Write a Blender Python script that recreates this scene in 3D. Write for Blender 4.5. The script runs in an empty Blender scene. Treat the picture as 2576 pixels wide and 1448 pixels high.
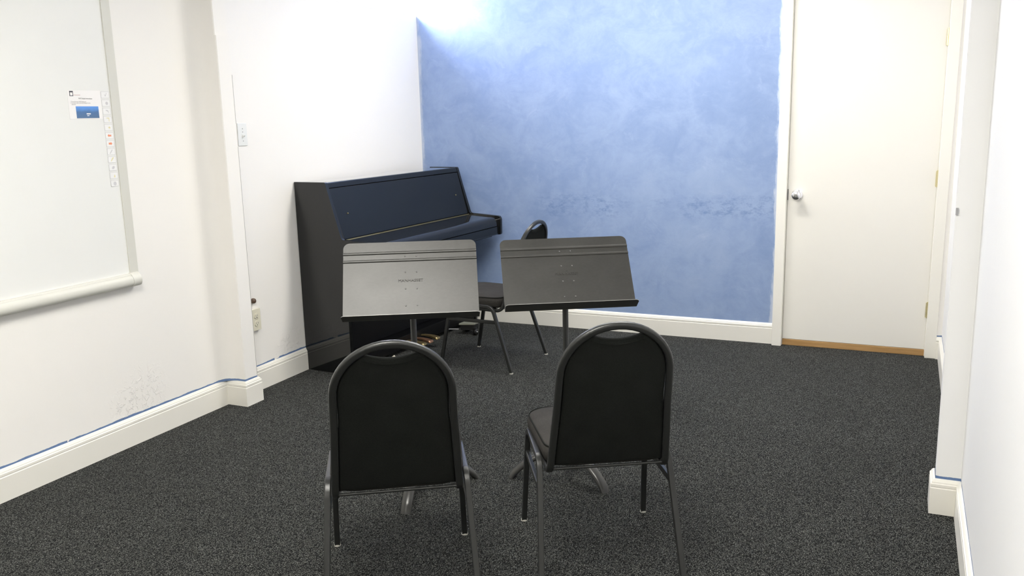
import bpy, bmesh, math, random
from mathutils import Vector, Matrix
random.seed(7)
PI = math.pi
C = bpy.context.scene.collection
SC = bpy.context.scene

# ------------------------------------------------------------------ helpers
def srgb(r, g, b):
    f = lambda c: (c/12.92 if c <= 0.04045 else ((c+0.055)/1.055)**2.4)
    return (f(r/255), f(g/255), f(b/255), 1)

def link(name, me, parent=None, mats=()):
    o = bpy.data.objects.new(name, me); C.objects.link(o)
    for m in mats: me.materials.append(m)
    if parent is not None: o.parent = parent
    return o

def obj(name, bm, mats, parent=None, smooth=None):
    """link bm as ONE mesh object; smooth = auto-smooth angle in degrees"""
    if not isinstance(mats, (list, tuple)): mats = [mats]
    bmesh.ops.recalc_face_normals(bm, faces=bm.faces)
    if smooth:
        for f in bm.faces: f.smooth = True
        for e in bm.edges:
            if len(e.link_faces) == 2 and e.calc_face_angle(0) > math.radians(smooth): e.smooth = False
    me = bpy.data.meshes.new(name); bm.to_mesh(me); bm.free()
    o = link(name, me, parent, mats)
    if smooth and smooth <= 45:
        w_ = o.modifiers.new('weighted', 'WEIGHTED_NORMAL'); w_.keep_sharp = True; w_.weight = 60
    return o

def thing(name, label, cat, loc=(0, 0, 0), rz=0, group=None):
    o = bpy.data.objects.new(name, None); C.objects.link(o)
    o.empty_display_size = 0.1
    o.location = loc; o.rotation_euler = (0, 0, rz)
    return tag(o, label, cat, group)

def tag(o, label, cat, group=None):
    o['label'] = label; o['category'] = cat; o['kind'] = 'thing'
    if group: o['group'] = group
    return o

def struct(name, bm, mats, label=None, smooth=None):
    o = obj(name, bm, mats, None, smooth); o['kind'] = 'structure'
    if label: o['label'] = label
    return o

def box(bm, a, b, bev=0, seg=2, mi=0):
    a, b = Vector(a), Vector(b)
    m = Matrix.Translation((a+b)/2) @ Matrix.Diagonal((*(abs(b[i]-a[i]) for i in range(3)), 1))
    r = bmesh.ops.create_cube(bm, size=1, matrix=m)
    vs = r['verts']; fs = {f for v in vs for f in v.link_faces}
    for f in fs: f.material_index = mi
    if bev:
        es = {e for v in vs for e in v.link_edges}
        bmesh.ops.bevel(bm, geom=list(es), offset=bev, segments=seg, affect='EDGES', profile=0.5)
    return vs

def loft(bm, rings, closed=True, caps=True, mi=0):
    vr = [[bm.verts.new(p) for p in r] for r in rings]
    n = len(vr[0])
    for a, b in zip(vr[:-1], vr[1:]):
        for i in range(n if closed else n-1):
            j = (i+1) % n
            f = bm.faces.new((a[i], a[j], b[j], b[i])); f.material_index = mi
    if caps:
        for r in (vr[0], vr[-1]):
            f = bm.faces.new(r); f.material_index = mi
    return vr

def fillet(pts, rad, seg=6):
    """round the inner corners of a polyline; rad = number or list per inner corner"""
    pts = [Vector(p) for p in pts]; out = [pts[0]]
    for i in range(1, len(pts)-1):
        r = rad[i-1] if isinstance(rad, (list, tuple)) else rad
        a, b, c = pts[i-1], pts[i], pts[i+1]
        u, v = (a-b).normalized(), (c-b).normalized()
        ang = u.angle(v)
        if r <= 0 or ang > PI-1e-3: out.append(b); continue
        t = min(r/math.tan(ang/2), 0.49*(a-b).length, 0.49*(c-b).length); rr = t*math.tan(ang/2)
        cen = b+(u+v).normalized()*(rr/math.sin(ang/2))
        p, q = b+u*t-cen, b+v*t-cen
        tot = p.angle(q); ax = p.cross(q).normalized()
        for k in range(seg+1):
            out.append(cen + Matrix.Rotation(tot*k/seg, 3, ax) @ p)
    out.append(pts[-1]); return out

def circ(r, n=12, ry=None):
    ry = r if ry is None else ry
    return [(r*math.cos(2*PI*k/n), ry*math.sin(2*PI*k/n)) for k in range(n)]

def rrect(w, h, r, n=3):
    out = []
    for cx, cy, a0 in ((w/2-r, h/2-r, 0), (-w/2+r, h/2-r, PI/2), (-w/2+r, -h/2+r, PI), (w/2-r, -h/2+r, 1.5*PI)):
        for k in range(n+1):
            a = a0+PI/2*k/n; out.append((cx+r*math.cos(a), cy+r*math.sin(a)))
    return out

def sweep(bm, path, prof, up=(0, 0, 1), caps=True, scale=None, mi=0):
    """prof (a, b): a along side vector, b along the up-like vector"""
    path = [Vector(p) for p in path]; up = Vector(up); rings = []
    for i, p in enumerate(path):
        if i == 0: t = path[1]-p
        elif i == len(path)-1: t = p-path[i-1]
        else: t = (path[i+1]-p).normalized()+(p-path[i-1]).normalized()
        t.normalize()
        side = t.cross(up)
        if side.length < 1e-4: side = t.cross(Vector((0, 1, 0.01)))
        side.normalize(); u = side.cross(t).normalized()
        k = scale[i] if scale else 1
        rings.append([p+side*(a*k)+u*(b*k) for a, b in prof])
    return loft(bm, rings, True, caps, mi)

def lathe(bm, prof, n=24, M=Matrix.Identity(4), mi=0):
    """prof list of (r, z) revolved about z"""
    rings = [[M @ Vector((max(r, 1e-5)*math.cos(2*PI*k/n), max(r, 1e-5)*math.sin(2*PI*k/n), z)) for k in range(n)] for r, z in prof]
    loft(bm, rings, True, True, mi)

def prism(bm, poly, axis, a, b, mi=0, bev=0):
    """poly of 2D points in the plane of the two other axes (cyclic order kept x,y,z)"""
    def mk(p, t):
        if axis == 0: return (t, p[0], p[1])
        if axis == 1: return (p[0], t, p[1])
        return (p[0], p[1], t)
    r = loft(bm, [[mk(p, a) for p in poly], [mk(p, b) for p in poly]], True, True, mi)
    if bev:
        vs = [v for q in r for v in q]; es = {e for v in vs for e in v.link_edges}
        bmesh.ops.bevel(bm, geom=list(es), offset=bev, segments=2, affect='EDGES', profile=0.5)

def inset_poly(poly, d):
    n = len(poly); out = []
    area = sum(poly[i][0]*poly[(i+1) % n][1]-poly[(i+1) % n][0]*poly[i][1] for i in range(n))
    sg = 1 if area > 0 else -1
    for i in range(n):
        p, q, r = Vector(poly[i-1]), Vector(poly[i]), Vector(poly[(i+1) % n])
        e1, e2 = (q-p).normalized(), (r-q).normalized()
        n1, n2 = Vector((-e1.y, e1.x)), Vector((-e2.y, e2.x))
        m = n1+n2
        m = m.normalized() if m.length > 1e-6 else n1
        out.append(q+m*sg*d/max(0.5, m.dot(n1)))
    return out

def text_mesh(name, body, size, mat, parent, M, extrude=0.0004, align='LEFT', bold=0.0, sx=1.0):
    cu = bpy.data.curves.new(name, 'FONT'); cu.body = body; cu.size = size; cu.extrude = extrude
    cu.align_x = align; cu.offset = bold; cu.resolution_u = 2
    t = bpy.data.objects.new(name+'_tmp', cu); C.objects.link(t)
    bpy.context.view_layer.update()
    me = bpy.data.meshes.new_from_object(t.evaluated_get(bpy.context.evaluated_depsgraph_get()))
    bpy.data.objects.remove(t)
    me.transform(M @ Matrix.Diagonal((sx, 1, 1, 1))); me.materials.clear()
    o = link(name, me, parent, [mat]); return o

# ------------------------------------------------------------------ materials
def mat(name, col, rough=0.5, metal=0.0, spec=0.5, coat=0.0, coat_rough=0.05):
    m = bpy.data.materials.new(name); m.use_nodes = True
    b = m.node_tree.nodes['Principled BSDF']
    b.inputs['Base Color'].default_value = col if len(col) == 4 else (*col, 1)
    b.inputs['Roughness'].default_value = rough; b.inputs['Metallic'].default_value = metal
    b.inputs['Specular IOR Level'].default_value = spec
    b.inputs['Coat Weight'].default_value = coat; b.inputs['Coat Roughness'].default_value = coat_rough
    return m

class NT:
    def __init__(s, m): s.m = m; s.t = m.node_tree; s.b = s.t.nodes['Principled BSDF']
    def n(s, typ, **kw):
        x = s.t.nodes.new(typ)
        for k, v in kw.items():
            if k.startswith('i_'): x.inputs[int(k[2:]) if k[2:].isdigit() else k[2:].replace('_', ' ')].default_value = v
            else: setattr(x, k, v)
        return x
    def l(s, a, b): s.t.links.new(a, b)
    def math(s, op, a, b=None, clamp=False):
        x = s.t.nodes.new('ShaderNodeMath'); x.operation = op; x.use_clamp = clamp
        for i, v in enumerate((a, b)):
            if v is None: continue
            if isinstance(v, (int, float)): x.inputs[i].default_value = v
            else: s.l(v, x.inputs[i])
        return x.outputs[0]
    def mix(s, f, a, b):
        x = s.t.nodes.new('ShaderNodeMix'); x.data_type = 'RGBA'
        for sock, v in ((x.inputs[0], f), (x.inputs[6], a), (x.inputs[7], b)):
            if isinstance(v, (int, float, tuple)): sock.default_value = v
            else: s.l(v, sock)
        return x.outputs[2]
    def ramp(s, f, stops):
        x = s.t.nodes.new('ShaderNodeValToRGB'); e = x.color_ramp.elements
        while len(e) < len(stops): e.new(0.5)
        for k, (p, c) in zip(e, stops): k.position = p; k.color = c
        s.l(f, x.inputs[0]); return x.outputs[0]
    def smooth(s, v, a, b):
        x = s.t.nodes.new('ShaderNodeMapRange'); x.interpolation_type = 'SMOOTHSTEP'
        s.l(v, x.inputs[0]); x.inputs[1].default_value = a; x.inputs[2].default_value = b
        return x.outputs[0]
    def noise(s, vec, scale, detail=4, rough=0.5, dist=0.0):
        x = s.n('ShaderNodeTexNoise'); x.inputs['Scale'].default_value = scale; x.inputs['Detail'].default_value = detail
        x.inputs['Roughness'].default_value = rough; x.inputs['Distortion'].default_value = dist
        s.l(vec, x.inputs['Vector']); return x.outputs['Fac']
    def pos(s): return s.n('ShaderNodeNewGeometry').outputs['Position']
    def obj(s): return s.n('ShaderNodeTexCoord').outputs['Object']
    def mapped(s, vec, scale):
        x = s.n('ShaderNodeMapping'); x.inputs['Scale'].default_value = scale; s.l(vec, x.inputs['Vector']); return x.outputs[0]
    def sep(s, v):
        x = s.n('ShaderNodeSeparateXYZ'); s.l(v, x.inputs[0]); return x.outputs
    def bump(s, h, strength, dist=0.01):
        x = s.n('ShaderNodeBump'); x.inputs['Strength'].default_value = strength; x.inputs['Distance'].default_value = dist
        s.l(h, x.inputs['Height']); s.l(x.outputs[0], s.b.inputs['Normal']); return x

def wall_material(name, col, patches=()):
    """white painted plaster; the old blue coat is left bare in a thin ragged band over the baseboard"""
    m = mat(name, col, 0.55, spec=0.3); t = NT(m); p = t.pos(); z = t.sep(p)[2]
    ns = t.noise(p, 5.0, 5, 0.65); nf = t.noise(p, 26.0, 3, 0.6)
    lim = t.math('ADD', t.math('MULTIPLY', ns, 0.018), 0.1305)
    lim = t.math('ADD', lim, t.math('MULTIPLY', nf, 0.005))
    blue = t.math('MULTIPLY', t.math('LESS_THAN', z, lim), t.math('LESS_THAN', t.noise(p, 9.0, 2, 0.5), 0.66))
    bl = t.mix(nf, srgb(84, 110, 152), srgb(120, 144, 184))
    t.l(t.mix(blue, col, bl), t.b.inputs['Base Color'])
    h = t.math('MULTIPLY', t.noise(p, 3.0, 3, 0.5), 0.5)
    h = t.math('ADD', h, t.math('MULTIPLY', t.noise(p, 60.0, 3, 0.6), 0.03))
    for c, r in patches:                                  # crumbled, re-plastered spots low on the wall
        d = t.n('ShaderNodeVectorMath', operation='DISTANCE'); t.l(p, d.inputs[0]); d.inputs[1].default_value = c
        k = t.smooth(d.outputs['Value'], r, r*0.25)
        rough = t.ramp(t.noise(p, 42.0, 4, 0.6, 0.4), [(0.52, (0, 0, 0, 1)), (0.60, (1, 1, 1, 1))])
        h = t.math('ADD', h, t.math('MULTIPLY', t.math('MULTIPLY', k, rough), 0.30))
    t.bump(h, 0.55, 0.012)
    return m

WHITE = (0.885, 0.865, 0.83, 1)
M_WALL = wall_material('white plaster with bare blue band', WHITE,
                       [((-3.215, 2.87, 0.235), 0.17), ((-3.215, 2.74, 0.19), 0.12), ((-3.215, 3.96, 0.215), 0.13), ((-3.215, 3.86, 0.18), 0.10)])
M_WALLR = wall_material('cool white plaster', (0.85, 0.85, 0.845, 1))
M_TRIM = mat('cream trim paint', (0.86, 0.84, 0.775), 0.4, spec=0.4)
M_BASE = mat('cream baseboard paint', (0.84, 0.82, 0.755), 0.38, spec=0.4)
M_DOOR = mat('cream door paint', (0.83, 0.81, 0.755), 0.45, spec=0.35)
M_CEIL = mat('ceiling paint', (0.85, 0.85, 0.83), 0.8)

def blue_wall():
    m = mat('mottled blue faux finish', srgb(130, 160, 210), 0.5, spec=0.3); t = NT(m); p = t.pos()
    x, y, z = t.sep(p)
    n1 = t.noise(p, 1.1, 5, 0.62, 0.5)
    n2 = t.noise(t.mapped(p, (1, 1, 1.25)), 4.2, 6, 0.7, 0.6)
    n3 = t.noise(p, 17.0, 4, 0.6, 0.3)
    f = t.math('ADD', t.math('MULTIPLY', n1, 0.40), t.math('ADD', t.math('MULTIPLY', n2, 0.45), t.math('MULTIPLY', n3, 0.15)))
    c = t.ramp(f, [(0.30, srgb(122, 144, 184)), (0.45, srgb(132, 153, 191)), (0.55, srgb(142, 162, 197)), (0.70, srgb(155, 173, 204))])
    # pale rubbed smudges
    sm = t.ramp(t.noise(p, 6.5, 6, 0.72, 1.0), [(0.58, (0, 0, 0, 1)), (0.78, (0.24, 0.24, 0.24, 1))])
    c = t.mix(sm, c, srgb(190, 202, 224))
    # a band of darker dabs across the wall a little under one metre up
    zz = t.math('ADD', z, t.math('MULTIPLY', t.noise(p, 2.2, 3, 0.5), 0.16))
    band = t.math('MULTIPLY', t.smooth(zz, 0.82, 0.91), t.smooth(zz, 1.04, 0.96))
    dab = t.ramp(t.noise(t.mapped(p, (1, 1, 1.8)), 24.0, 5, 0.72, 0.0), [(0.46, (0, 0, 0, 1)), (0.66, (0.8, 0.8, 0.8, 1))])
    reg = t.math('MULTIPLY', t.smooth(x, -2.4, -2.15), t.smooth(t.noise(p, 1.6, 2, 0.5), 0.34, 0.50))
    bd = t.math('MULTIPLY', t.math('MULTIPLY', band, reg), dab)
    c = t.mix(t.math('MULTIPLY', bd, 0.62), c, srgb(74, 106, 158))
    # white brushed edges at the corner and at the door trim
    er = t.math('ADD', x, t.math('MULTIPLY', t.noise(t.mapped(p, (1, 1, 0.35)), 16.0, 4, 0.7), 0.075))
    c = t.mix(t.math('MULTIPLY', t.smooth(er, -0.69, -0.672), 0.5), c, srgb(222, 226, 232))
    el = t.math('SUBTRACT', x, t.math('MULTIPLY', t.noise(t.mapped(p, (1, 1, 0.4)), 12.0, 4, 0.7), 0.11))
    c = t.mix(t.math('MULTIPLY', t.smooth(el, -3.24, -3.275), 0.5), c, srgb(214, 218, 220))
    t.l(c, t.b.inputs['Base Color'])
    t.bump(t.math('ADD', t.math('MULTIPLY', n2, 0.5), t.math('MULTIPLY', n3, 0.3)), 0.25, 0.006)
    return m
M_BLUE = blue_wall()

def carpet():
    m = mat('charcoal loop carpet', (0.03, 0.03, 0.03), 0.95, spec=0.1); t = NT(m); p = t.pos()
    vo = t.n('ShaderNodeTexVoronoi', feature='F1'); vo.inputs['Scale'].default_value = 1.0; vo.inputs['Randomness'].default_value = 0.6
    r = t.n('ShaderNodeMapping'); r.inputs['Rotation'].default_value = (0, 0, 0.03); r.inputs['Scale'].default_value = (255, 200, 1)
    t.l(p, r.inputs['Vector']); t.l(r.outputs[0], vo.inputs['Vector'])
    loop = t.smooth(vo.outputs['Distance'], 0.62, 0.12)
    rnd = t.n('ShaderNodeSeparateColor'); t.l(vo.outputs['Color'], rnd.inputs[0])
    tone = t.ramp(rnd.outputs[0], [(0.0, (0.070, 0.074, 0.066, 1)), (0.55, (0.112, 0.120, 0.107, 1)), (0.88, (0.170, 0.180, 0.162, 1)), (1.0, (0.30, 0.31, 0.285, 1))])
    c = t.mix(loop, (0.004, 0.004, 0.0045, 1), tone)
    big = t.noise(p, 2.3, 4, 0.55)
    k = t.math('ADD', 0.78, t.math('MULTIPLY', big, 0.45))
    mul = t.n('ShaderNodeVectorMath', operation='SCALE'); t.l(c, mul.inputs[0]); t.l(k, mul.inputs['Scale'])
    t.l(mul.outputs[0], t.b.inputs['Base Color'])
    t.bump(loop, 0.7, 0.003)
    t.b.inputs['Sheen Weight'].default_value = 0.10; t.b.inputs['Sheen Roughness'].default_value = 0.35
    return m
M_CARPET = carpet()

def fabric(name, c1, c2):
    m = mat(name, c1, 0.9, spec=0.15); t = NT(m); p = t.obj()
    n = t.noise(p, 420.0, 2, 0.6); g = t.noise(p, 14.0, 3, 0.5)
    f = t.math('ADD', t.math('MULTIPLY', n, 0.7), t.math('MULTIPLY', g, 0.3))
    t.l(t.ramp(f, [(0.35, (*c1, 1)), (0.7, (*c2, 1))]), t.b.inputs['Base Color'])
    t.bump(n, 0.35, 0.002)
    
    return m
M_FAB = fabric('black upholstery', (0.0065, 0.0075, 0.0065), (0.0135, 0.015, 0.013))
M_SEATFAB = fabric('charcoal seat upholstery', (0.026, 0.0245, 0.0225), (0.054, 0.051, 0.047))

def hammered(name, col, rough, metal):
    m = mat(name, col, rough, metal); t = NT(m); p = t.obj()
    t.bump(t.noise(p, 620.0, 3, 0.6), 0.22, 0.0015); return m
M_FRAME = hammered('dark grey hammered powder coat', (0.023, 0.024, 0.023), 0.28, 0.15)
M_GLIDE = mat('pale plastic glide', (0.50, 0.49, 0.44), 0.5)

def stand_metal(name, col):
    m = mat(name, col, 0.42, 0.0, spec=0.50); t = NT(m); p = t.obj()
    n = t.noise(p, 9.0, 5, 0.6); s = t.noise(t.mapped(p, (1.0, 1.0, 2.2)), 70.0, 4, 0.65)
    f = t.math('ADD', t.math('MULTIPLY', n, 0.6), t.math('MULTIPLY', s, 0.4))
    c2 = tuple(min(1, v*1.22) for v in col[:3]); c1 = tuple(v*0.86 for v in col[:3])
    t.l(t.ramp(f, [(0.35, (*c1, 1)), (0.65, (*c2, 1))]), t.b.inputs['Base Color'])
    t.l(t.math('ADD', 0.34, t.math('MULTIPLY', n, 0.10)), t.b.inputs['Roughness'])
    return m
M_DESK = stand_metal('grey baked enamel sheet', (0.036, 0.0355, 0.0325))
M_LETTER = mat('embossed enamel', (0.05, 0.049, 0.045), 0.6, spec=0.35)
M_EDGE = mat('worn bright sheet edge', (0.36, 0.355, 0.34), 0.5, 0.3)
M_POLE = mat('dark stand tube', (0.035, 0.036, 0.035), 0.35, 0.3)
M_LEGT = mat('grey stand leg', (0.05, 0.05, 0.048), 0.28, 0.25)
M_RIVET = mat('rivet metal', (0.22, 0.22, 0.215), 0.3, 0.8)
M_PIANO = mat('black polyester lacquer', (0.0075, 0.0080, 0.0085), 0.035, spec=0.56)
M_LID = mat('black lacquer lid', (0.012, 0.012, 0.012), 0.03, spec=0.6, coat=1.0, coat_rough=0.02)
M_PIANOB = mat('black piano satin', (0.0068, 0.0082, 0.0098), 0.2, spec=0.40)
M_PIANOD = mat('dull black board', (0.004, 0.004, 0.0045), 0.45, spec=0.2)
M_BRASS = mat('brass', (0.84, 0.76, 0.46), 0.35, 0.9)
M_OLDBRASS = mat('dull brass strip', (0.24, 0.20, 0.10), 0.42, 0.85)
M_PEDAL = mat('worn brass pedal', (0.46, 0.35, 0.17), 0.36, 0.9)
M_PEDAL2 = mat('pinkish worn pedal', (0.48, 0.27, 0.17), 0.4, 0.9)
M_CHROME = mat('satin chrome', (0.84, 0.84, 0.87), 0.24, 1.0)
M_BOARD = mat('white board surface', (0.81, 0.815, 0.795), 0.35, spec=0.4)
M_BFRAME = mat('pale grey board frame', (0.66, 0.655, 0.60), 0.45)
M_PLATE = mat('ivory outlet plastic', (0.74, 0.71, 0.58), 0.35)
M_SWITCH = mat('pale grey switch plastic', (0.80, 0.81, 0.79), 0.35)
M_DARK = mat('dark slot', (0.03, 0.03, 0.03), 0.6)
M_SCREW = mat('grey screw', (0.35, 0.35, 0.34), 0.4, 0.7)
M_PAPER = mat('white paper', (0.88, 0.865, 0.86), 0.7)
M_INK = mat('grey ink', (0.25, 0.245, 0.25), 0.8)
M_REDINK = mat('pale red ink', (0.60, 0.42, 0.42), 0.8)
M_ICON = mat('icon outline grey', (0.62, 0.615, 0.63), 0.6)
M_ICONF = mat('icon key white', (0.85, 0.85, 0.845), 0.5)
M_ORANGE = mat('icon orange', (0.83, 0.30, 0.16), 0.6)
M_YELLOW = mat('icon yellow', (0.78, 0.72, 0.42), 0.6)
M_BROWN = mat('brown wood knob', (0.10, 0.062, 0.04), 0.35)
M_GREYM = mat('grey metal', (0.42, 0.42, 0.43), 0.4, 0.4)
M_SCRAP = mat('beige paper scrap', (0.56, 0.52, 0.42), 0.8)
M_BOXTOP = mat('pale grey box top', (0.24, 0.245, 0.20), 0.4)
M_BOXBODY = mat('black plastic', (0.015, 0.015, 0.015), 0.35)

def wood():
    m = mat('raw pine', (0.55, 0.36, 0.17), 0.5); t = NT(m); p = t.mapped(t.obj(), (3.0, 40.0, 40.0))
    t.l(t.ramp(t.noise(p, 1.6, 4, 0.6, 0.8), [(0.3, srgb(164, 126, 78)), (0.7, srgb(190, 152, 102))]), t.b.inputs['Base Color']); return m
M_WOOD = wood()

def picture():
    m = mat('blue screen picture', srgb(60, 110, 180), 0.6); t = NT(m); p = t.pos(); z = t.sep(p)[2]
    g = t.math('ADD', z, t.math('MULTIPLY', t.noise(p, 30, 3, 0.5), 0.016))
    t.l(t.ramp(t.smooth(g, 1.50, 1.556), [(0, srgb(84, 114, 150)), (0.6, srgb(78, 116, 166)), (1, srgb(96, 152, 226))]), t.b.inputs['Base Color']); return m
M_PIC = picture()

def emit(name, col, s):
    m = bpy.data.materials.new(name); m.use_nodes = True; n = m.node_tree.nodes; n.clear()
    e = n.new('ShaderNodeEmission'); o = n.new('ShaderNodeOutputMaterial')
    e.inputs[0].default_value = (*col, 1); e.inputs[1].default_value = s
    m.node_tree.links.new(e.outputs[0], o.inputs[0]); return m
LAMP_A, LAMP_B, LAMP_C, SKY = 40.0, 38.0, 42.0, 95.0
M_LAMPA = emit('fluorescent diffuser far', (1.0, 0.97, 0.90), LAMP_A)
M_LAMPB = emit('fluorescent diffuser near', (1.0, 0.97, 0.90), LAMP_B)
M_LAMPC = emit('added fill diffuser rear', (1.0, 0.97, 0.90), LAMP_C)
M_SKY = emit('daylight in window pane', (0.80, 0.82, 1.0), SKY)

# ------------------------------------------------------------------ room shell (metres; camera stands at x=0, y=0)
XL, XR, YB, H = -3.215, 0.258, 5.56, 2.72
LEDGE = 2.178
bm = bmesh.new(); box(bm, (-3.9, -5.7, -0.12), (0.7, 5.9, 0)); struct('floor', bm, M_CARPET, 'charcoal loop pile carpet')
bm = bmesh.new(); box(bm, (-3.9, -5.7, H), (0.7, 5.9, H+0.12)); struct('ceiling', bm, M_CEIL, 'white ceiling')

bm = bmesh.new()
box(bm, (XL-0.5, -5.5, 0), (XL, YB, LEDGE))
box(bm, (XL-0.5, -5.5, LEDGE), (XL, 3.7, H)); box(bm, (XL-0.5, 3.7, LEDGE), (XL-0.28, YB, 2.62))
box(bm, (XL-0.5, 3.7, 2.62), (XL, YB, H))
# pilaster with a coved inner corner on its near side, a touch slimmer above a plaster joint
for z0, z1, px, R_ in ((0, 0.132, 0.128, 0.004), (0.132, 1.885, 0.128, 0.075), (1.885, H, 0.121, 0.075)):
    cove = [(XL-0.01, 3.392-R_)]+[(XL+R_-R_*math.cos(k*PI/16), 3.392-R_+R_*math.sin(k*PI/16)) for k in range(9)]
    prism(bm, cove+[(XL+px-0.004, 3.394), (XL+px, 3.398), (XL+px, 3.486), (XL+px-0.004, 3.49), (XL-0.01, 3.49)], 2, z0, z1)
for z0, z1 in ((0.146, 0.62), (0.62, 1.19), (1.19, 1.345), (1.46, 1.70)):   # hairline crack down the far arris, its shade laid on as grey strips
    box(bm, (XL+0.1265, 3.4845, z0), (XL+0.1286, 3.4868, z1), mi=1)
struct('wall_left', bm, [M_WALL, mat('grey crack shade', (0.40, 0.39, 0.36), 0.8)], 'white plaster wall with a shallow pilaster', 30)

bm = bmesh.new()
box(bm, (XL, YB, 0), (-0.66, YB+0.16, H), mi=0)
box(bm, (-0.66, YB, 2.14), (0.19, YB+0.16, H), mi=1)
box(bm, (0.21, YB-0.045, 0), (0.55, YB+0.16, H), mi=1)
box(bm, (XL-0.5, YB, 0), (XL, YB+0.16, H), mi=1)
struct('wall_back', bm, [M_BLUE, M_WALL], 'mottled blue faux finish wall')

def xr(y): return 0.2515+(y-2.8)*0.0036
bm = bmesh.new()
for y0, y1 in ((-5.5, YB),):
    loft(bm, [[(xr(y0), y0, 0), (0.55, y0, 0), (0.55, y0, H), (xr(y0), y0, H)], [(xr(y1), y1, 0), (0.55, y1, 0), (0.55, y1, H), (xr(y1), y1, H)]])
prism(bm, [(0.30, 3.318), (0.173, 3.318), (0.1705, 3.3205), (0.1728, 3.413), (0.176, 3.416), (0.30, 3.416)], 2, 0, H)
struct('wall_right', bm, M_WALLR, 'white plaster wall with a shallow pilaster')
bm = bmesh.new(); box(bm, (XL-0.5, -5.7, 0), (0.55, -5.5, H)); struct('wall_front', bm, M_WALL, 'white wall behind the camera')

# window over the ledge at the top of the left wall
bm = bmesh.new(); box(bm, (XL-0.27, 4.95, LEDGE+0.05), (XL-0.255, YB-0.10, 2.56)); w = struct('window_1', bm, M_SKY, 'high window above the ledge')
bm = bmesh.new()
for a, b in (((4.89, LEDGE), (YB, LEDGE+0.05)), ((4.89, 2.56), (YB, 2.62)), ((4.89, LEDGE), (4.95, 2.62)), ((YB-0.10, LEDGE), (YB, 2.62))):
    box(bm, (XL-0.28, a[0], a[1]), (XL-0.24, b[0], b[1]))
f = obj('window_frame', bm, M_TRIM, w)

# baseboards: moulded profile swept with mitred corners along the wall foot
BPROF = [(0, 0), (0.015, 0), (0.015, 0.099), (0.0125, 0.1025), (0.0145, 0.106), (0.0145, 0.115), (0.0105, 0.1185), (0.0105, 0.1215), (0.005, 0.130), (0.0, 0.133)]
def baseboard(name, path, side, label):
    path = [Vector(p) for p in path]; rings = []
    for i, p in enumerate(path):
        ns = []
        for a, b in ((i-1, i), (i, i+1)):
            if a < 0 or b >= len(path): continue
            d = (path[b]-path[a]).normalized(); ns.append(Vector((d.y, -d.x))*side)
        m = sum(ns, Vector((0, 0))).normalized(); k = 1/m.dot(ns[0])
        rings.append([(p.x+m.x*k*t, p.y+m.y*k*t, z) for t, z in BPROF])
    bm = bmesh.new(); loft(bm, rings, True, True)
    return struct(name, bm, M_BASE, label)
baseboard('baseboard_left', [(XL, -5.5), (XL, 3.392), (XL+0.128, 3.392), (XL+0.128, 3.49), (XL, 3.49), (XL, YB)], 1, 'cream moulded baseboard below the whiteboard and the piano')
baseboard('baseboard_back', [(XL, YB), (-0.702, YB)], 1, 'cream moulded baseboard under the blue wall')
baseboard('baseboard_right', [(0.233, YB-0.045), (xr(YB), YB-0.045), (xr(3.416), 3.416), (0.170, 3.416), (0.170, 3.318), (xr(3.318), 3.318), (xr(-5.5), -5.5)], 1, 'cream moulded baseboard along the right wall')

LEAN = 0.0065                                          # the hinge side of the old frame is out of plumb
def lean(bm):
    for v in bm.verts:
        if v.co.x > -0.2: v.co.x += LEAN*v.co.z
# door with casings, threshold, knob and hinges
YD = YB-0.006
bm = bmesh.new(); box(bm, (-0.6412, YD, 0.040), (0.1718, YD+0.042, 2.12), 0.001); lean(bm)
door = struct('door_1', bm, M_DOOR, 'cream flush door')
bm = bmesh.new(); box(bm, (-0.702, YB-0.05, 0), (-0.6445, YB+0.02, 2.14), 0.003); box(bm, (-0.66, YB-0.012, 0), (-0.6425, YB+0.12, 2.14))
struct('trim_1', bm, M_TRIM, 'cream door casing on the knob side', 40)
bm = bmesh.new(); box(bm, (0.1755, YB-0.054, 0), (0.2335, YB+0.02, 2.14), 0.003); box(bm, (0.1722, YB-0.0075, 0), (0.19, YB+0.12, 2.14))
lean(bm); struct('trim_2', bm, M_TRIM, 'cream door casing on the hinge side', 40)
bm = bmesh.new(); box(bm, (-0.642, YB-0.009, 0.0), (0.1735, YB+0.06, 0.038), 0.002); struct('trim_3', bm, M_WOOD, 'bare wooden threshold under the door')
bm = bmesh.new(); box(bm, (-0.702, YB-0.05, 2.126), (0.2335, YB+0.02, 2.19), 0.003); struct('trim_4', bm, M_TRIM, 'cream door head casing')
Mk = Matrix.Translation((-0.586, YD, 0.951)) @ Matrix.Rotation(PI/2, 4, 'X')
bm = bmesh.new()
lathe(bm, [(0.0, 0), (0.033, 0), (0.033, 0.004), (0.029, 0.009), (0.016, 0.013), (0.0125, 0.02), (0.0125, 0.03), (0.019, 0.036), (0.026, 0.044), (0.0285, 0.053), (0.027, 0.062), (0.022, 0.068), (0.012, 0.070), (0.0, 0.070)], 32, Mk)
knob = obj('door_knob', bm, M_CHROME, door, 50)
bm = bmesh.new(); lathe(bm, [(0, 0.0695), (0.0085, 0.0695), (0.0085, 0.072), (0.006, 0.0725), (0, 0.0715)], 20, Mk); box(bm, (-0.5868, YD-0.0735, 0.946), (-0.5852, YD-0.0712, 0.955))
obj('keyhole', bm, M_SCREW, knob)
bm = bmesh.new(); box(bm, (-0.6415, YD-0.004, 0.918), (-0.638, YD+0.02, 0.985)); obj('latch_plate', bm, M_DARK, door)
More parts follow.
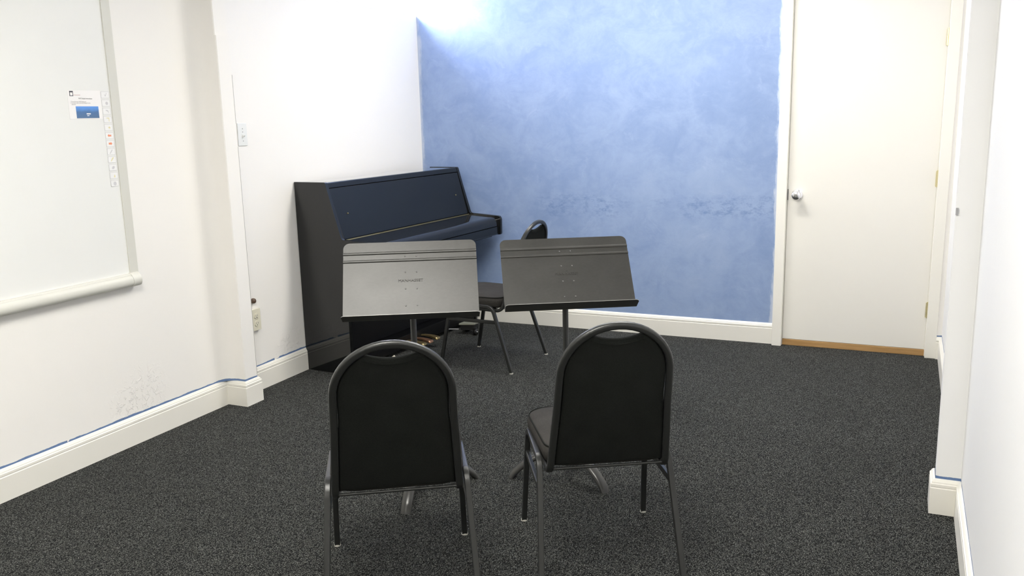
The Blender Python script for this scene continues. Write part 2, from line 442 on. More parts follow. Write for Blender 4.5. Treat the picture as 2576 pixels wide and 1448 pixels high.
for z in (1.838, 1.053, 0.281):
    bm = bmesh.new()
    for k in range(5):
        lathe(bm, [(0, -0.0435+k*0.018), (0.0072, -0.0435+k*0.018), (0.0072, -0.0265+k*0.018), (0, -0.0265+k*0.018)], 12, Matrix.Translation((0.1735, YD-0.008, z)))
    box(bm, (0.164, YD-0.003, z-0.044), (0.183, YD-0.0005, z+0.044))
    lathe(bm, [(0, -0.048), (0.005, -0.046), (0.005, 0.049), (0, 0.051)], 10, Matrix.Translation((0.1735, YD-0.008, z)))
    lean(bm); obj('hinge', bm, M_BRASS, door, 40)

# ------------------------------------------------------------------ whiteboard on the left wall
XS = -3.197
Y0, Y1, Z0, Z1 = 1.12, 2.8745, 0.745, 2.09
wb = thing('whiteboard', 'large interactive whiteboard with grey frame hung on the left wall', 'whiteboard', (XL, (Y0+Y1)/2, Z0))
inv = Matrix.Translation((-XL, -(Y0+Y1)/2, -Z0))
def wbo(name, bm, m, smooth=None, parent=wb):
    bmesh.ops.transform(bm, matrix=inv, verts=bm.verts); return obj(name, bm, m, parent, smooth)
bm = bmesh.new(); box(bm, (XL, Y0+0.02, Z0+0.03), (XS, Y1-0.02, Z1-0.02)); wbo('writing_surface', bm, M_BOARD)
for a, b in ((Y1-0.046, Y1), (Y0, Y0+0.046)):
    bm = bmesh.new(); box(bm, (XL, a, Z0+0.055), (-3.1915, b, Z1), 0.0015, 2); wbo('side_frame', bm, M_BFRAME, 40)
bm = bmesh.new(); box(bm, (XL, Y0+0.046, Z1-0.046), (-3.1915, Y1-0.046, Z1), 0.0015, 2); wbo('top_frame', bm, M_BFRAME, 40)
TP = [(XL, 0.746), (-3.185, 0.743), (-3.174, 0.748), (-3.168, 0.757), (-3.166, 0.768), (-3.168, 0.780), (-3.174, 0.790), (-3.181, 0.7935), (-3.181, 0.7955), (-3.184, 0.801), (-3.19, 0.803), (XL, 0.803)]
bm = bmesh.new(); prism(bm, TP, 1, Y0+0.04, Y1-0.053); wbo('bottom_rail', bm, M_BFRAME, 35)
CP = [(XL, 0.7445), (-3.186, 0.7415), (-3.173, 0.7465), (-3.1665, 0.756), (-3.1645, 0.768), (-3.1665, 0.781), (-3.173, 0.792), (-3.181, 0.8), (-3.19, 0.805), (XL, 0.805)]
for a, b in ((Y1-0.053, Y1-0.007), (Y0, Y0+0.04)):
    bm = bmesh.new(); prism(bm, CP, 1, a, b); wbo('end_cap', bm, M_BFRAME, 35)
# printed tool keys along the right margin
def poly_flat(bm, pts, x, mi):
    vs = [bm.verts.new((x, y, z)) for y, z in pts]; f = bm.faces.new(vs); f.material_index = mi
glyphs = [
    (3, [[(-.004, .004), (-.001, -.007), (.002, -.006), (.009, .008), (.007, .009), (.001, -.002)]]),
    (3, [[(.004+.007*math.cos(a*PI/6), -.001+.007*math.sin(a*PI/6)) for a in range(12)]]),
    (3, [[(-.006, .006), (.006, .004), (.010, -.004), (.008, -.009), (.006, -.002), (-.004, .002)]]),
    (2, [[(-.006, .007), (.008, .007), (.008, -.009), (.005, -.009), (.005, .004), (-.006, .004)]]),
    (2, [[(-.001, .002), (.004, .002), (.004, .006), (.010, -.001), (.004, -.008), (.004, -.003), (-.001, -.003)]]),
    (1, [[(-.010, 0), (-.003, .007), (-.003, .003), (.009, .003), (.009, -.004), (-.003, -.004), (-.003, -.007)]]),
    (1, [[(.010, 0), (.003, .007), (.003, .004), (-.009, .004), (-.009, -.004), (.003, -.004), (.003, -.007)]]),
    (3, [[(-.009, -.008), (-.006, -.010), (.007, .006), (.005, .009), (.002, .007)]]),
    (2, [[(-.008, -.009), (-.003, -.006), (.010, .009), (.004, .010), (-.006, -.002)]]),
    (3, [[(-.007, -.003), (-.002, .005), (.006, .007), (.009, .001), (.004, -.006), (-.003, -.007)]]),
    (2, [[(-.001, -.006), (.003, .004), (.006, .001), (.007, -.007), (.002, -.009)]]),
    (3, [[(.001+.008*math.cos(a*PI/6), -.001+.009*math.sin(a*PI/6)) for a in range(12)]]),
]
for i, (gm, gl) in enumerate(glyphs):
    yc, zc = 2.8015, 1.597-i*0.0349
    bm = bmesh.new()
    o_ = [(yc+a, zc+b) for a, b in rrect(0.043, 0.0285, 0.004)]; i_ = [(yc+a, zc+b) for a, b in rrect(0.0405, 0.026, 0.003)]
    poly_flat(bm, o_, XS+0.0008, 3); poly_flat(bm, i_, XS+0.0012, 0)
    for g in gl: poly_flat(bm, [(yc+a, zc+b) for a, b in g], XS+0.0016, gm)
    bmesh.ops.recalc_face_normals(bm, faces=bm.faces)
    for f in bm.faces:
        if f.normal.x < 0: f.normal_flip()
    bmesh.ops.transform(bm, matrix=inv, verts=bm.verts)
    me = bpy.data.meshes.new('tool_key'); bm.to_mesh(me); bm.free()
    link('tool_key', me, wb, [M_ICONF, M_ORANGE, M_YELLOW, M_ICON])

# printed instruction sheet stuck to the board
XP = XS+0.0004
bm = bmesh.new()
loft(bm, [[(XP, 2.612, 1.4955), (XP, 2.7785, 1.4945), (XP, 2.7785, 1.6145), (XP, 2.613, 1.613)], [(XP+0.0006, 2.612, 1.4955), (XP+0.0006, 2.7785, 1.4945), (XP+0.0006, 2.7785, 1.6145), (XP+0.0006, 2.613, 1.613)]])
sheet = obj('instruction_sheet', bm, M_PAPER); tag(sheet, 'small white printed instruction sheet with blue picture stuck on the whiteboard', 'paper sheet')
XP += 0.0009
def card(name, y0, z0, y1, z1, m, x=XP):
    bm = bmesh.new(); box(bm, (x-0.0002, y0, z0), (x+0.0002, y1, z1)); return obj(name, bm, m, sheet)
pic = card('screen_picture', 2.646, 1.4985, 2.7595, 1.548, M_PIC)
bm = bmesh.new(); box(bm, (XP, 2.696, 1.5145), (XP+0.0005, 2.717, 1.519)); box(bm, (XP, 2.698, 1.5075), (XP+0.0005, 2.709, 1.5105)); obj('screen_button', bm, M_PAPER, pic)
bm = bmesh.new(); box(bm, (XP-0.0002, 2.6225, 1.590), (XP+0.0002, 2.6405, 1.611), mi=0); box(bm, (XP, 2.6255, 1.5925), (XP+0.0004, 2.6375, 1.605), mi=1); obj('logo_mark', bm, [mat('slate ink', (0.06, 0.06, 0.075), 0.7), M_PAPER], sheet)
def MT(y, z): return Matrix.Translation((XP, y, z)) @ Matrix(((0, 0, 1, 0), (1, 0, 0, 0), (0, 1, 0, 0), (0, 0, 0, 1)))
bm = bmesh.new(); box(bm, (XP-0.0002, 2.642, 1.5935), (XP+0.0002, 2.675, 1.5955)); obj('logo_line', bm, M_REDINK, sheet)
text_mesh('heading_text', 'WiFi Display Instructions', 0.0078, M_INK, sheet, MT(2.664, 1.578), 0.0001, bold=0.0001, sx=0.86)
text_mesh('body_text', '1. Choose the source WiFi Display port\n2. On a device, pick out the board display from the\n    source list', 0.0058, M_INK, sheet, MT(2.622, 1.5655), 0.0001, sx=0.83)

# ------------------------------------------------------------------ small fittings on the left wall
sw = thing('light_switch', 'pale grey toggle light switch on the wall beside the pilaster', 'light switch', (XL, 3.668, 1.403))
bm = bmesh.new(); box(bm, (0, -0.035, -0.059), (0.006, 0.035, 0.059), 0.003, 2); obj('wall_plate', bm, M_SWITCH, sw, 40)
bm = bmesh.new(); box(bm, (0.004, -0.006, -0.021), (0.0075, 0.006, 0.003)); ss = obj('toggle_surround', bm, M_SWITCH, sw)
bm = bmesh.new(); prism(bm, [(0.005, -0.016), (0.019, -0.008), (0.020, -0.003), (0.007, -0.002)], 1, -0.0045, 0.0045, bev=0.001); obj('toggle', bm, M_SWITCH, sw)
for z in (0.030, 0.013, -0.034):
    bm = bmesh.new(); lathe(bm, [(0, 0), (0.0028, 0), (0.0022, 0.0012), (0, 0.0015)], 10, Matrix.Translation((0.006, 0.001, z)) @ Matrix.Rotation(PI/2, 4, 'Y')); obj('screw', bm, M_SCREW, sw)

ot = thing('wall_outlet', 'ivory double power outlet box on the wall low beside the pilaster', 'outlet', (XL, 3.641, 0.402))
bm = bmesh.new(); box(bm, (0, -0.033, -0.058), (0.014, 0.033, 0.058), 0.003); obj('outlet_box', bm, M_PLATE, ot, 40)
bm = bmesh.new(); box(bm, (0.014, -0.035, -0.060), (0.019, 0.035, 0.060), 0.002); pl = obj('face_plate', bm, M_PLATE, ot, 40)
for z in (0.021, -0.021):
    bm = bmesh.new()
    prism(bm, [(a, b+z) for a, b in rrect(0.029, 0.030, 0.011, 5)], 0, 0.0185, 0.0225)
    rc = obj('receptacle', bm, M_PLATE, ot, 40)
    bm = bmesh.new(); box(bm, (0.0215, -0.0075, z-0.002), (0.0228, -0.0055, z+0.007)); box(bm, (0.0215, 0.0055, z-0.002), (0.0228, 0.0075, z+0.007)); box(bm, (0.0215, -0.0025, z-0.0105), (0.0228, 0.0025, z-0.0055)); obj('slot', bm, M_DARK, rc)
bm = bmesh.new(); lathe(bm, [(0, 0), (0.011, 0), (0.017, 0.006), (0.018, 0.014), (0.016, 0.023), (0.010, 0.029), (0, 0.031)], 20, Matrix.Translation((XL, 3.636, 0.508)) @ Matrix.Scale(0.85, 4) @ Matrix.Rotation(PI/2, 4, 'Y'))
tag(obj('wooden_bobble', bm, M_BROWN, None, 60), 'small round brown knob on the wall just above the power outlet', 'knob')
bm = bmesh.new(); box(bm, (0.171, 3.312, 1.094), (0.1795, 3.3185, 1.119), 0.001)
tag(obj('strike_plate', bm, M_GREYM), 'tiny grey metal plate on the edge of the right wall pilaster', 'metal plate')

# ------------------------------------------------------------------ upright piano
RZP = -math.radians(3.75)
PL = 1.452
pn = thing('upright_piano', 'black glossy upright piano with closed lid against the left wall', 'piano', (-3.212, 4.066, 0), RZP)
SP = [(0, 0.0), (0, 1.122), (0.222, 1.122), (0.229, 1.117), (0.318, 0.806), (0.330, 0.795), (0.545, 0.786), (0.560, 0.783), (0.568, 0.774), (0.572, 0.760), (0.571, 0.664), (0.567, 0.655), (0.540, 0.652), (0.345, 0.652), (0.336, 0.645), (0.336, 0.090), (0.345, 0.080), (0.345, 0.0)]
for a, b in ((0, 0.024), (PL-0.024, PL)):
    bm = bmesh.new(); prism(bm, SP, 1, a, b, bev=0.0025); obj('side_panel', bm, M_PIANO, pn, 40)
bm = bmesh.new(); box(bm, (0.004, 0.0245, 1.095), (0.215, PL-0.0245, 1.1185), 0.002); obj('top_lid', bm, M_LID, pn, 40)
bm = bmesh.new(); prism(bm, [(0.205, 1.088), (0.205, 1.1185), (0.221, 1.1185), (0.226, 1.115), (0.2335, 1.0885)], 1, 0.0245, PL-0.0245, bev=0.0015); obj('lid_front_strip', bm, M_PIANOB, pn, 40)
bm = bmesh.new(); prism(bm, [(0.218, 1.084), (0.2335, 1.084), (0.3145, 0.797), (0.298, 0.795)], 1, 0.027, PL-0.027, bev=0.001); mp = obj('music_panel', bm, M_PIANOB, pn, 40)
nrm = Vector((0.283, 0, 0.0815)).normalized()
for l in (0.128, PL-0.128):
    bm = bmesh.new(); c = Vector((0.2335+0.081*0.52, l, 1.084-0.287*0.52))
    rot = nrm.to_track_quat('Z', 'Y').to_matrix().to_4x4()
    lathe(bm, [(0, 0), (0.0045, 0), (0.0045, 0.002), (0.0035, 0.005), (0.0015, 0.0062), (0, 0.0064)], 14, Matrix.Translation(c) @ rot); obj('panel_knob', bm, M_OLDBRASS, mp, 40)
bm = bmesh.new(); prism(bm, [(0.317, 0.786), (0.317, 0.7925), (0.3195, 0.7942), (0.3222, 0.7925), (0.324, 0.787)], 1, 0.03, PL-0.03); obj('hinge_strip', bm, M_OLDBRASS, pn)
FB = [(0.300, 0.740), (0.300, 0.787), (0.328, 0.790), (0.505, 0.779), (0.530, 0.775), (0.546, 0.766), (0.553, 0.752), (0.555, 0.735), (0.555, 0.7165), (0.540, 0.714)]
bm = bmesh.new(); prism(bm, FB, 1, 0.0265, PL-0.0265); obj('keyboard_lid', bm, M_PIANO, pn, 35)
bm = bmesh.new(); prism(bm, [(0.52, 0.712), (0.556, 0.712), (0.556, 0.662), (0.551, 0.655), (0.30, 0.655), (0.30, 0.712)], 1, 0.0265, PL-0.0265, bev=0.001); obj('key_slip', bm, M_PIANOB, pn, 40)
bm = bmesh.new(); box(bm, (0.24, 0.0245, 0.638), (0.50, PL-0.0245, 0.6545)); obj('key_bed', bm, M_PIANOD, pn)
bm = bmesh.new(); box(bm, (0.225, 0.0245, 0.11), (0.245, PL-0.0245, 0.614), 0.001); obj('knee_panel', bm, M_PIANOD, pn)
bm = bmesh.new(); box(bm, (0.225, 0.0245, 0.03), (0.335, PL-0.0245, 0.108), 0.002); obj('bottom_rail', bm, M_PIANOD, pn)
bm = bmesh.new(); box(bm, (0.006, 0.0245, 0.03), (0.03, PL-0.0245, 1.09)); obj('back_panel', bm, M_PIANOD, pn)
for l, tip, m in ((0.575, 0.474, M_PEDAL), (0.651, 0.474, M_PEDAL2), (0.742, 0.468, M_PEDAL)):
    bm = bmesh.new(); rings = []
    for d, w_, z0, z1 in ((0.330, 0.008, 0.066, 0.074), (0.36, 0.009, 0.067, 0.078), (0.40, 0.013, 0.064, 0.079), (0.43, 0.019, 0.059, 0.076), (tip-0.014, 0.0235, 0.055, 0.071), (tip-0.004, 0.021, 0.053, 0.0665), (tip, 0.016, 0.054, 0.062)):
        rings.append([(d, l-w_, z0), (d, l+w_, z0), (d, l+w_, z1-0.004), (d, l+w_*0.6, z1), (d, l-w_*0.6, z1), (d, l-w_, z1-0.004)])
    loft(bm, rings); obj('pedal', bm, m, pn, 45)

# low wheeled box under the treble end of the piano
db = thing('caster_box', 'low dark box with pale flat top and caster, on carpet under the piano', 'box', (-2.67, 5.17, 0))
top = [(-0.055, -0.060), (0.047, -0.026), (0.049, 0.049), (-0.041, 0.057)]
bm = bmesh.new(); prism(bm, top, 2, 0.068, 0.080, bev=0.002); obj('top_plate', bm, M_BOXTOP, db, 40)
bm = bmesh.new(); prism(bm, [tuple(p) for p in inset_poly(top, 0.006)], 2, 0.030, 0.0685, bev=0.003); obj('housing', bm, M_BOXBODY, db, 40)
for x, y in ((0.058, -0.030), (-0.045, 0.050)):
    Mw = Matrix.Translation((x, y, 0.022)) @ Matrix.Rotation(PI/2, 4, 'Y')
    bm = bmesh.new(); lathe(bm, [(0, -0.011), (0.019, -0.011), (0.022, -0.008), (0.022, 0.008), (0.019, 0.011), (0, 0.011)], 24, Mw); wh = obj('wheel', bm, M_BOXBODY, db, 50)
    bm = bmesh.new(); lathe(bm, [(0, 0.010), (0.007, 0.011), (0.006, 0.016), (0, 0.018)], 14, Mw); obj('wheel_hub', bm, M_CHROME, wh, 50)
    bm = bmesh.new(); box(bm, (x-0.016, y-0.012, 0.030), (x+0.006, y+0.012, 0.052), 0.003); obj('caster_fork', bm, M_BOXBODY, db)
bm = bmesh.new(); sweep(bm, [(-0.110, -0.103, 0.046), (-0.046, -0.082, 0.046)], rrect(0.008, 0.007, 0.002)); obj('metal_bar', bm, M_GREYM, db)
bm = bmesh.new(); loft(bm, [[(-0.018, -0.02, 0.0005), (0.024, -0.012, 0.0005), (0.004, 0.004, 0.022)], [(-0.016, 0.012, 0.0005), (0.022, 0.02, 0.0005), (0.002, 0.02, 0.022)]])
sp = obj('paper_scrap', bm, M_SCRAP); sp.location = (-2.835, 4.425, 0); tag(sp, 'scrap of folded beige paper on the carpet in front of the piano', 'paper scrap')

# ------------------------------------------------------------------ banquet chairs
# local frame: +y is the way the sitter faces, origin on the floor between the four legs
B0, B1 = Vector((0, -0.166, 0.362)), Vector((0, -0.323, 0.872))
BD = (B1-B0).normalized(); BL = (B1-B0).length
BN = Vector((0, -BD.z, BD.y)).normalized()            # rearward normal of the back
if BN.y > 0: BN = -BN
def BP(x, d, n=0): return B0+Vector((x, 0, 0))+BD*d+BN*n
def make_chair(loc, rz, label, seat_mat=M_SEATFAB):
    r = thing('banquet_chair', label, 'chair', loc, rz, 'black banquet chairs')
    prof = rrect(0.0195, 0.0190, 0.0032)
    for s in (-1, 1):
        path = fillet([(s*0.224, 0.242, 0.006), (s*0.211, 0.168, 0.386), (s*0.211, -0.116, 0.381), (s*0.229, -0.242, 0.006)], 0.055, 8)
        front, rail, rear = path[:10], path[9:11], path[10:]
        up = (s*1.0, 0, 0.0)
        bm = bmesh.new(); sweep(bm, front, prof, up); lg = obj('leg', bm, M_FRAME, r, 45)
        bm = bmesh.new(); lathe(bm, [(0, 0), (0.0118, 0), (0.0118, 0.003), (0.0112, 0.006), (0, 0.006)], 14, Matrix.Translation((s*0.224, 0.242, 0))); obj('glide', bm, M_GLIDE, lg, 40)
        bm = bmesh.new(); sweep(bm, rear, prof, up); lg = obj('leg', bm, M_FRAME, r, 45)
        bm = bmesh.new(); lathe(bm, [(0, 0), (0.0118, 0), (0.0118, 0.003), (0.0112, 0.006), (0, 0.006)], 14, Matrix.Translation((s*0.229, -0.242, 0))); obj('glide', bm, M_GLIDE, lg, 40)
        bm = bmesh.new(); sweep(bm, rail, prof, up); obj('side_rail', bm, M_FRAME, r, 45)
        bm = bmesh.new(); sweep(bm, [(s*0.2145, 0.188, 0.289), (s*0.2155, -0.142, 0.293)], rrect(0.020, 0.014, 0.003), up); obj('side_brace', bm, M_FRAME, r, 45)
    # bent back tube: under the seat, up both sides and round the arch
    wc, rc = 0.1675, 0.1675
    dc = BL-0.011-rc
    arch = [BP(rc*math.cos(a*PI/24), dc+rc*math.sin(a*PI/24)) for a in range(1, 24)]
    half = lambda s: fillet([(s*0.186, 0.10, 0.362), (s*0.186, -0.166, 0.357), BP(s*0.1715, 0.24), BP(s*wc, dc)], [0.045, 0.3], 7)
    path = half(1)+arch+half(-1)[::-1]
    bm = bmesh.new(); rings = []
    for i, p in enumerate(path):
        t = ((path[min(i+1, len(path)-1)]-p).normalized() if i < len(path)-1 else Vector()) + ((p-path[i-1]).normalized() if i else Vector())
        t.normalize()
        k = min(i, len(path)-1-i)
        ref = BN if k > 9 else (Vector((0, 0, -1)) if k == 0 else (Vector((0, 0, -1)).lerp(BN, min(1, k/8.0))))
        side = t.cross(ref).normalized(); u = side.cross(t).normalized()
        rings.append([p+side*a+u*b for a, b in rrect(0.0225, 0.0205, 0.0075, 4)])
    loft(bm, rings); obj('back_frame', bm, M_FRAME, r, 45)
    # upholstered back, scooped at the top to leave the hand hole
    ri = rc-0.0105
    poly = []
    a0 = math.acos(0.078/ri)
    poly += [(0.1750, 0.020), (0.1705, 0.10), (0.1640, 0.20), (wc-0.0095, dc*0.78)]
    poly += [(ri*math.cos(a0*k/10), dc+ri*math.sin(a0*k/10)) for k in range(11)]
    ytop = dc+ri*math.sin(a0); ymid = dc+ri-0.039
    poly += [(0.078*(1-k/7.0), ymid+(ytop-ymid)*((1-k/7.0)**2)*0.97) for k in range(1, 14)]
    n0 = len(poly)
    poly += [(-x, d) for x, d in [(ri*math.cos(a0*k/10), dc+ri*math.sin(a0*k/10)) for k in range(10, -1, -1)]]
    poly += [(-(wc-0.0095), dc*0.78), (-0.1640, 0.20), (-0.1705, 0.10), (-0.1750, 0.020)]
    lay = [(0.013, 0.0045), (0.006, 0.0035), (0.0015, -0.001), (0.0, -0.006), (0.0, -0.012), (0.003, -0.0175), (0.010, -0.021), (0.020, -0.0225)]
    bm = bmesh.new(); loft(bm, [[BP(p[0], p[1], n) for p in inset_poly(poly, ins)] for ins, n in lay])
    bmesh.ops.triangulate(bm, faces=[f for f in bm.faces if len(f.verts) > 4])
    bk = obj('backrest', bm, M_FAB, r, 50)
    bm = bmesh.new(); pp = [BP(p[0], p[1], 0.0046) for p in inset_poly(poly, 0.0125)]
    i0 = 14; seg = pp[i0-1:n0+1]
    sweep(bm, seg, circ(0.0017, 6), BN); obj('piping', bm, M_FAB, bk, 60)
    # lower rods under the back
    bm = bmesh.new(); sweep(bm, [BP(-0.176, 0.008, 0.001), BP(0.176, 0.008, 0.001)], circ(0.0045, 10), BN); obj('cross_rod', bm, M_FRAME, r, 60)
    bm = bmesh.new(); box(bm, (-0.20, 0.05, 0.362), (0.20, 0.085, 0.373), 0.002); box(bm, (-0.17, -0.12, 0.362), (0.17, -0.09, 0.373), 0.002); box(bm, (-0.208, 0.03, 0.3725), (0.208, 0.05, 0.3775)); obj('seat_support', bm, M_FRAME, r)
    # seat cushion
    out = []
    ctrl = [(0.207, 0.240, 0.085), (-0.207, 0.240, 0.085), (-0.186, -0.172, 0.07), (0.186, -0.172, 0.07)]
    pts = [Vector((x, y, 0)) for x, y, _ in ctrl]
    for i in range(4):
        a, b, c = pts[i-1], pts[i], pts[(i+1) % 4]
        f = fillet([a.lerp(b, 0.5), b, b.lerp(c, 0.5)], ctrl[i][2], 8)
        out += [(p.x, p.y) for p in f[1:-1]]
    ax = [(x*1.045 if abs(x) > 0.15 else x, y) for x, y in out]
    lay = [(0.028, 0.3735), (0.010, 0.3745), (0.003, 0.381), (-0.002, 0.396), (-0.004, 0.412), (0.0, 0.4255), (0.005, 0.4325), (0.012, 0.4365), (0.040, 0.441), (0.085, 0.4445), (0.14, 0.4455)]
    bm = bmesh.new(); loft(bm, [[(p[0], p[1], z) for p in (inset_poly(ax, ins) if ins < 0.03 else [Vector((x*(1-ins/0.20), 0.034+(y-0.034)*(1-ins/0.20))) for x, y in ax])] for ins, z in lay])
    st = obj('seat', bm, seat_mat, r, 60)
    bm = bmesh.new(); pp = [Vector((p[0], p[1], 0.4325)) for p in inset_poly(ax, 0.003)]; pp.append(pp[0].copy())
    sweep(bm, pp, circ(0.0028, 6)); obj('piping', bm, M_FAB, st, 60)
    return r

def chair_pose(front_mid, fwd, sh=0.012):
    f = Vector(fwd).normalized(); rt = Vector((f.y, -f.x))
    c = Vector(front_mid)-f*0.242+rt*sh
    return (c.x, c.y, 0), math.atan2(-f.x, f.y)
l, a = chair_pose((-1.559, 2.4095), (-0.5344, 0.8452)); make_chair(l, a, 'black banquet chair seen from behind, in front of the paler music stand')
l, a = chair_pose((-1.0205, 2.820), (-0.5062, 0.8624)); make_chair(l, a, 'black banquet chair turned slightly, in front of the darker music stand')
f = Vector((-0.99726, 0.07403)); c = Vector((-1.990, 4.615))+f*0.242
make_chair((c.x, c.y, 0), math.atan2(-f.x, f.y), 'black banquet chair facing the piano keyboard, behind the two music stands')

# ------------------------------------------------------------------ music stands
def make_stand(center, yaw, tilt, legs, label, lean):
    """center: middle of the desk face; local -y looks at the reader"""
    r = thing('music_stand', label, 'music stand', (0, 0, 0), yaw, 'metal music stands')
    bk = Vector((-math.sin(yaw), math.cos(yaw)))
    c2 = Vector(center[:2])+bk*0.052
    r.location = (c2.x, c2.y, 0)
    U = Vector((0, math.sin(tilt), math.cos(tilt))); N = Vector((0, -math.cos(tilt), math.sin(tilt)))
    DC = Vector((0, -0.052, center[2]))
    J = DC-U*0.159
    def D(x, s, n): return J+Vector((x, 0, 0))+U*s+N*n
    Hh, Wd, R = 0.318, 0.254, 0.024
    rows = []                                           # (half width, s, n)
    def bead(s0): return [(s0-0.0062, 0), (s0-0.0042, 0.0034), (s0-0.0018, 0.0044), (s0+0.0018, 0.0044), (s0+0.0042, 0.0034), (s0+0.0062, 0)]
    lipL, Rl, rb = 0.062, 0.016, 0.005
    for k in range(6):
        a = PI/2*k/5; rows.append((Wd+0.001-Rl+Rl*math.sin(a), 0.0, lipL-Rl*(1-math.cos(a)) if k else lipL))
    rows[0] = (Wd+0.001-Rl, 0.0, lipL)
    for k in range(1, 6):
        a = PI/2*k/5; rows[k] = (Wd+0.001-Rl+Rl*math.sin(a), 0.0, lipL-Rl*(1-math.cos(a)))
    rows.append((Wd, 0.0, 0.02))
    for k in range(5):
        a = PI/2*k/4; rows.append((Wd, rb-rb*math.cos(a), rb-rb*math.sin(a)))
    for s, n in [(0.02, 0)]+bead(0.2405)+bead(0.2725): rows.append((Wd, s, n))
    for k in range(7):
        a = PI/2*k/6; rows.append((Wd-R+R*math.cos(a), Hh-R+R*math.sin(a), 0))
    th = 0.0016
    bm = bmesh.new()
    # sheet directions for thickness
    fr, bkv = [], []
    for i, (w_, s, n) in enumerate(rows):
        p = Vector((s, n)); q = Vector(rows[min(i+1, len(rows)-1)][1:]); o_ = Vector(rows[max(i-1, 0)][1:])
        t = (q-o_).normalized(); nn = Vector((-t.y, t.x))       # towards the back / underside
        if nn.x > 0.001 and s < 0.001: nn = -nn
        if s >= 0.001 and nn.y > 0: nn = -nn
        fr.append([bm.verts.new(D(-w_, s, n)), bm.verts.new(D(w_, s, n))])
        b_ = p+nn*th
        bkv.append([bm.verts.new(D(-w_, b_.x, b_.y)), bm.verts.new(D(w_, b_.x, b_.y))])
    for i in range(len(rows)-1):
        bm.faces.new((fr[i][0], fr[i][1], fr[i+1][1], fr[i+1][0]))
        bm.faces.new((bkv[i][1], bkv[i][0], bkv[i+1][0], bkv[i+1][1]))
        for k in (0, 1):
            f = bm.faces.new((fr[i][k], fr[i+1][k], bkv[i+1][k], bkv[i][k])); f.material_index = 1
    for i in (0, -1):
        f = bm.faces.new((fr[i][0], fr[i][1], bkv[i][1], bkv[i][0])); f.material_index = 1
    desk = obj('desk', bm, [M_DESK, M_EDGE], r, 32)
    B4 = Matrix((( 1, 0, 0, 0), (0, U.y, N.y, 0), (0, U.z, N.z, 0), (0, 0, 0, 1)))
    for s in (0.2565, 0.190, 0.1225, 0.0545):
        for x in (-0.0215, 0.0215):
            bm = bmesh.new(); lathe(bm, [(0, 0), (0.0032, 0), (0.0026, 0.0014), (0.0012, 0.0021), (0, 0.0022)], 12, Matrix.Translation(D(x+0.002, s, 0)) @ B4); obj('rivet', bm, M_RIVET, desk, 50)
    text_mesh('embossed_lettering', 'MANHASSET', 0.0150, M_LETTER, desk, Matrix.Translation(D(0.0, 0.1510, 0)) @ B4, 0.0015, 'CENTER', bold=0.0, sx=1.12)
    # bracket behind the desk, shaft, sleeve
    bm = bmesh.new(); box(bm, (-0.035, -0.06, -0.0045), (0.035, 0.06, -0.0017), 0.001); bmesh.ops.transform(bm, matrix=Matrix.Translation(DC) @ B4, verts=bm.verts); br = obj('desk_bracket', bm, M_POLE, r)
    bm = bmesh.new(); sweep(bm, fillet([tuple(DC-N*0.004), (0, -0.004, center[2]-0.012), (0, 0, center[2]-0.11)], 0.03, 5), circ(0.0105, 14), (1, 0, 0)); obj('tilt_neck', bm, M_POLE, r, 50)
    bm = bmesh.new(); lathe(bm, [(0, 0.40), (0.0095, 0.40), (0.0095, center[2]-0.09), (0, center[2]-0.09)], 20); obj('inner_shaft', bm, M_POLE, r, 50)
    bm = bmesh.new(); lathe(bm, [(0, 0.055), (0.0118, 0.055), (0.0118, 0.775), (0.0105, 0.780), (0, 0.780)], 24); obj('shaft', bm, M_POLE, r, 50)
    bm = bmesh.new(); lathe(bm, [(0, 0.05), (0.016, 0.05), (0.021, 0.062), (0.021, 0.125), (0.0175, 0.135), (0.0122, 0.138), (0, 0.138)], 24); obj('hub', bm, M_LEGT, r, 50)
    for ang in legs:
        A = math.radians(ang)-yaw
        dx, dy = math.cos(A), math.sin(A); bm = bmesh.new(); rings = []
        key = [(0.012, 0.098), (0.05, 0.100), (0.09, 0.096), (0.125, 0.086), (0.158, 0.070), (0.188, 0.050), (0.212, 0.030), (0.226, 0.0155)]
        for i, (d, z) in enumerate(key):
            q = key[min(i+1, len(key)-1)]; o_ = key[max(i-1, 0)]; t = Vector((q[0]-o_[0], q[1]-o_[1])).normalized()
            ring = []
            for a, b in circ(0.0215, 18, 0.0140):
                dd, zz = d-t.y*b, z+t.x*b
                ring.append((dx*dd-dy*a, dy*dd+dx*a, max(0.0, zz)))
            rings.append(ring)
        last = []
        for a, b in circ(0.0215, 18, 0.0140): last.append((dx*(0.236+b*0.75)-dy*a, dy*(0.236+b*0.75)+dx*a, 0.0005))
        rings.append(last)
        loft(bm, rings); obj('leg', bm, M_LEGT, r, 50)
    return r
YA = math.radians(28.6)
make_stand((-1.683, 2.782, 0.864), YA, math.radians(32.6), (-74, 46, 166), 'pale lit metal music stand, nearer the piano end panel', 0)
make_stand((-1.179, 3.123, 0.857), math.radians(29.3), math.radians(38.8), (-30, 90, 210), 'darker metal music stand with desk tilted further back, before the blue wall', 0)

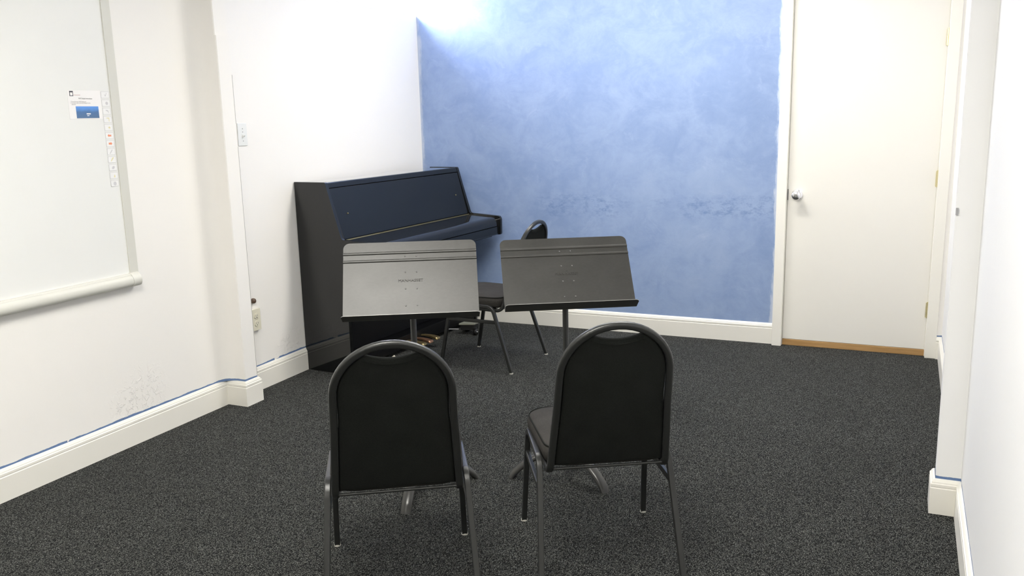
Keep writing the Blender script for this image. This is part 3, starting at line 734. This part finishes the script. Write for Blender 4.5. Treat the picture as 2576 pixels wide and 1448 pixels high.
# ------------------------------------------------------------------ ceiling lamps
def lamp(x, y, lx, ly, m, label):
    r = thing('ceiling_light', label, 'ceiling light', (x, y, H), 0, 'fluorescent ceiling lights')
    bm = bmesh.new()
    for a, b in (((-lx/2-0.03, -ly/2-0.03), (lx/2+0.03, -ly/2)), ((-lx/2-0.03, ly/2), (lx/2+0.03, ly/2+0.03)), ((-lx/2-0.03, -ly/2), (-lx/2, ly/2)), ((lx/2, -ly/2), (lx/2+0.03, ly/2))):
        box(bm, (a[0], a[1], -0.06), (b[0], b[1], 0))
    obj('lamp_frame', bm, M_TRIM, r)
    bm = bmesh.new(); box(bm, (-lx/2, -ly/2, -0.05), (lx/2, ly/2, -0.045)); obj('diffuser', bm, m, r)
lamp(-1.35, 4.52, 1.4, 0.36, M_LAMPA, 'long fluorescent lamp on the ceiling near the blue wall')
lamp(-1.20, 1.32, 1.2, 0.6, M_LAMPB, 'wide fluorescent lamp on the ceiling over the camera end')

lamp(-1.30, -1.50, 1.2, 0.6, M_LAMPC, 'added fill lamp on the ceiling behind the camera')  # unseen lamp added to brighten the faces turned towards the camera

# ------------------------------------------------------------------ camera and render look
f_px, pit, rol, yaw = 2176.139, 0.195026617, -0.0245177092, 0.425719725
fwd0 = Vector((-math.sin(yaw), math.cos(yaw), 0)); r0 = Vector((math.cos(yaw), math.sin(yaw), 0)); u0 = Vector((0, 0, 1))
fwd = math.cos(pit)*fwd0-math.sin(pit)*u0; up = math.cos(pit)*u0+math.sin(pit)*fwd0
rr = math.cos(rol)*r0+math.sin(rol)*up; uu = -math.sin(rol)*r0+math.cos(rol)*up
cd = bpy.data.cameras.new('camera'); cam = bpy.data.objects.new('camera', cd); C.objects.link(cam)
cd.sensor_width = 36.0; cd.lens = f_px/2576*36.0; cd.clip_start = 0.02
R3 = Matrix((rr, uu, -fwd)).transposed()
cam.matrix_world = Matrix.Translation((0, 0, 1.46)) @ R3.to_4x4()
SC.camera = cam

w = bpy.data.worlds.new('world'); SC.world = w; w.use_nodes = True
w.node_tree.nodes['Background'].inputs[0].default_value = (0.02, 0.02, 0.02, 1)
SC.view_settings.view_transform = 'Standard'; SC.view_settings.look = 'None'
SC.view_settings.gamma = 1.0; SC.view_settings.use_curve_mapping = False
SC.view_settings.exposure = -0.10
SC.cycles.max_bounces = 10; SC.cycles.diffuse_bounces = 7
SC.cycles.use_denoising = True
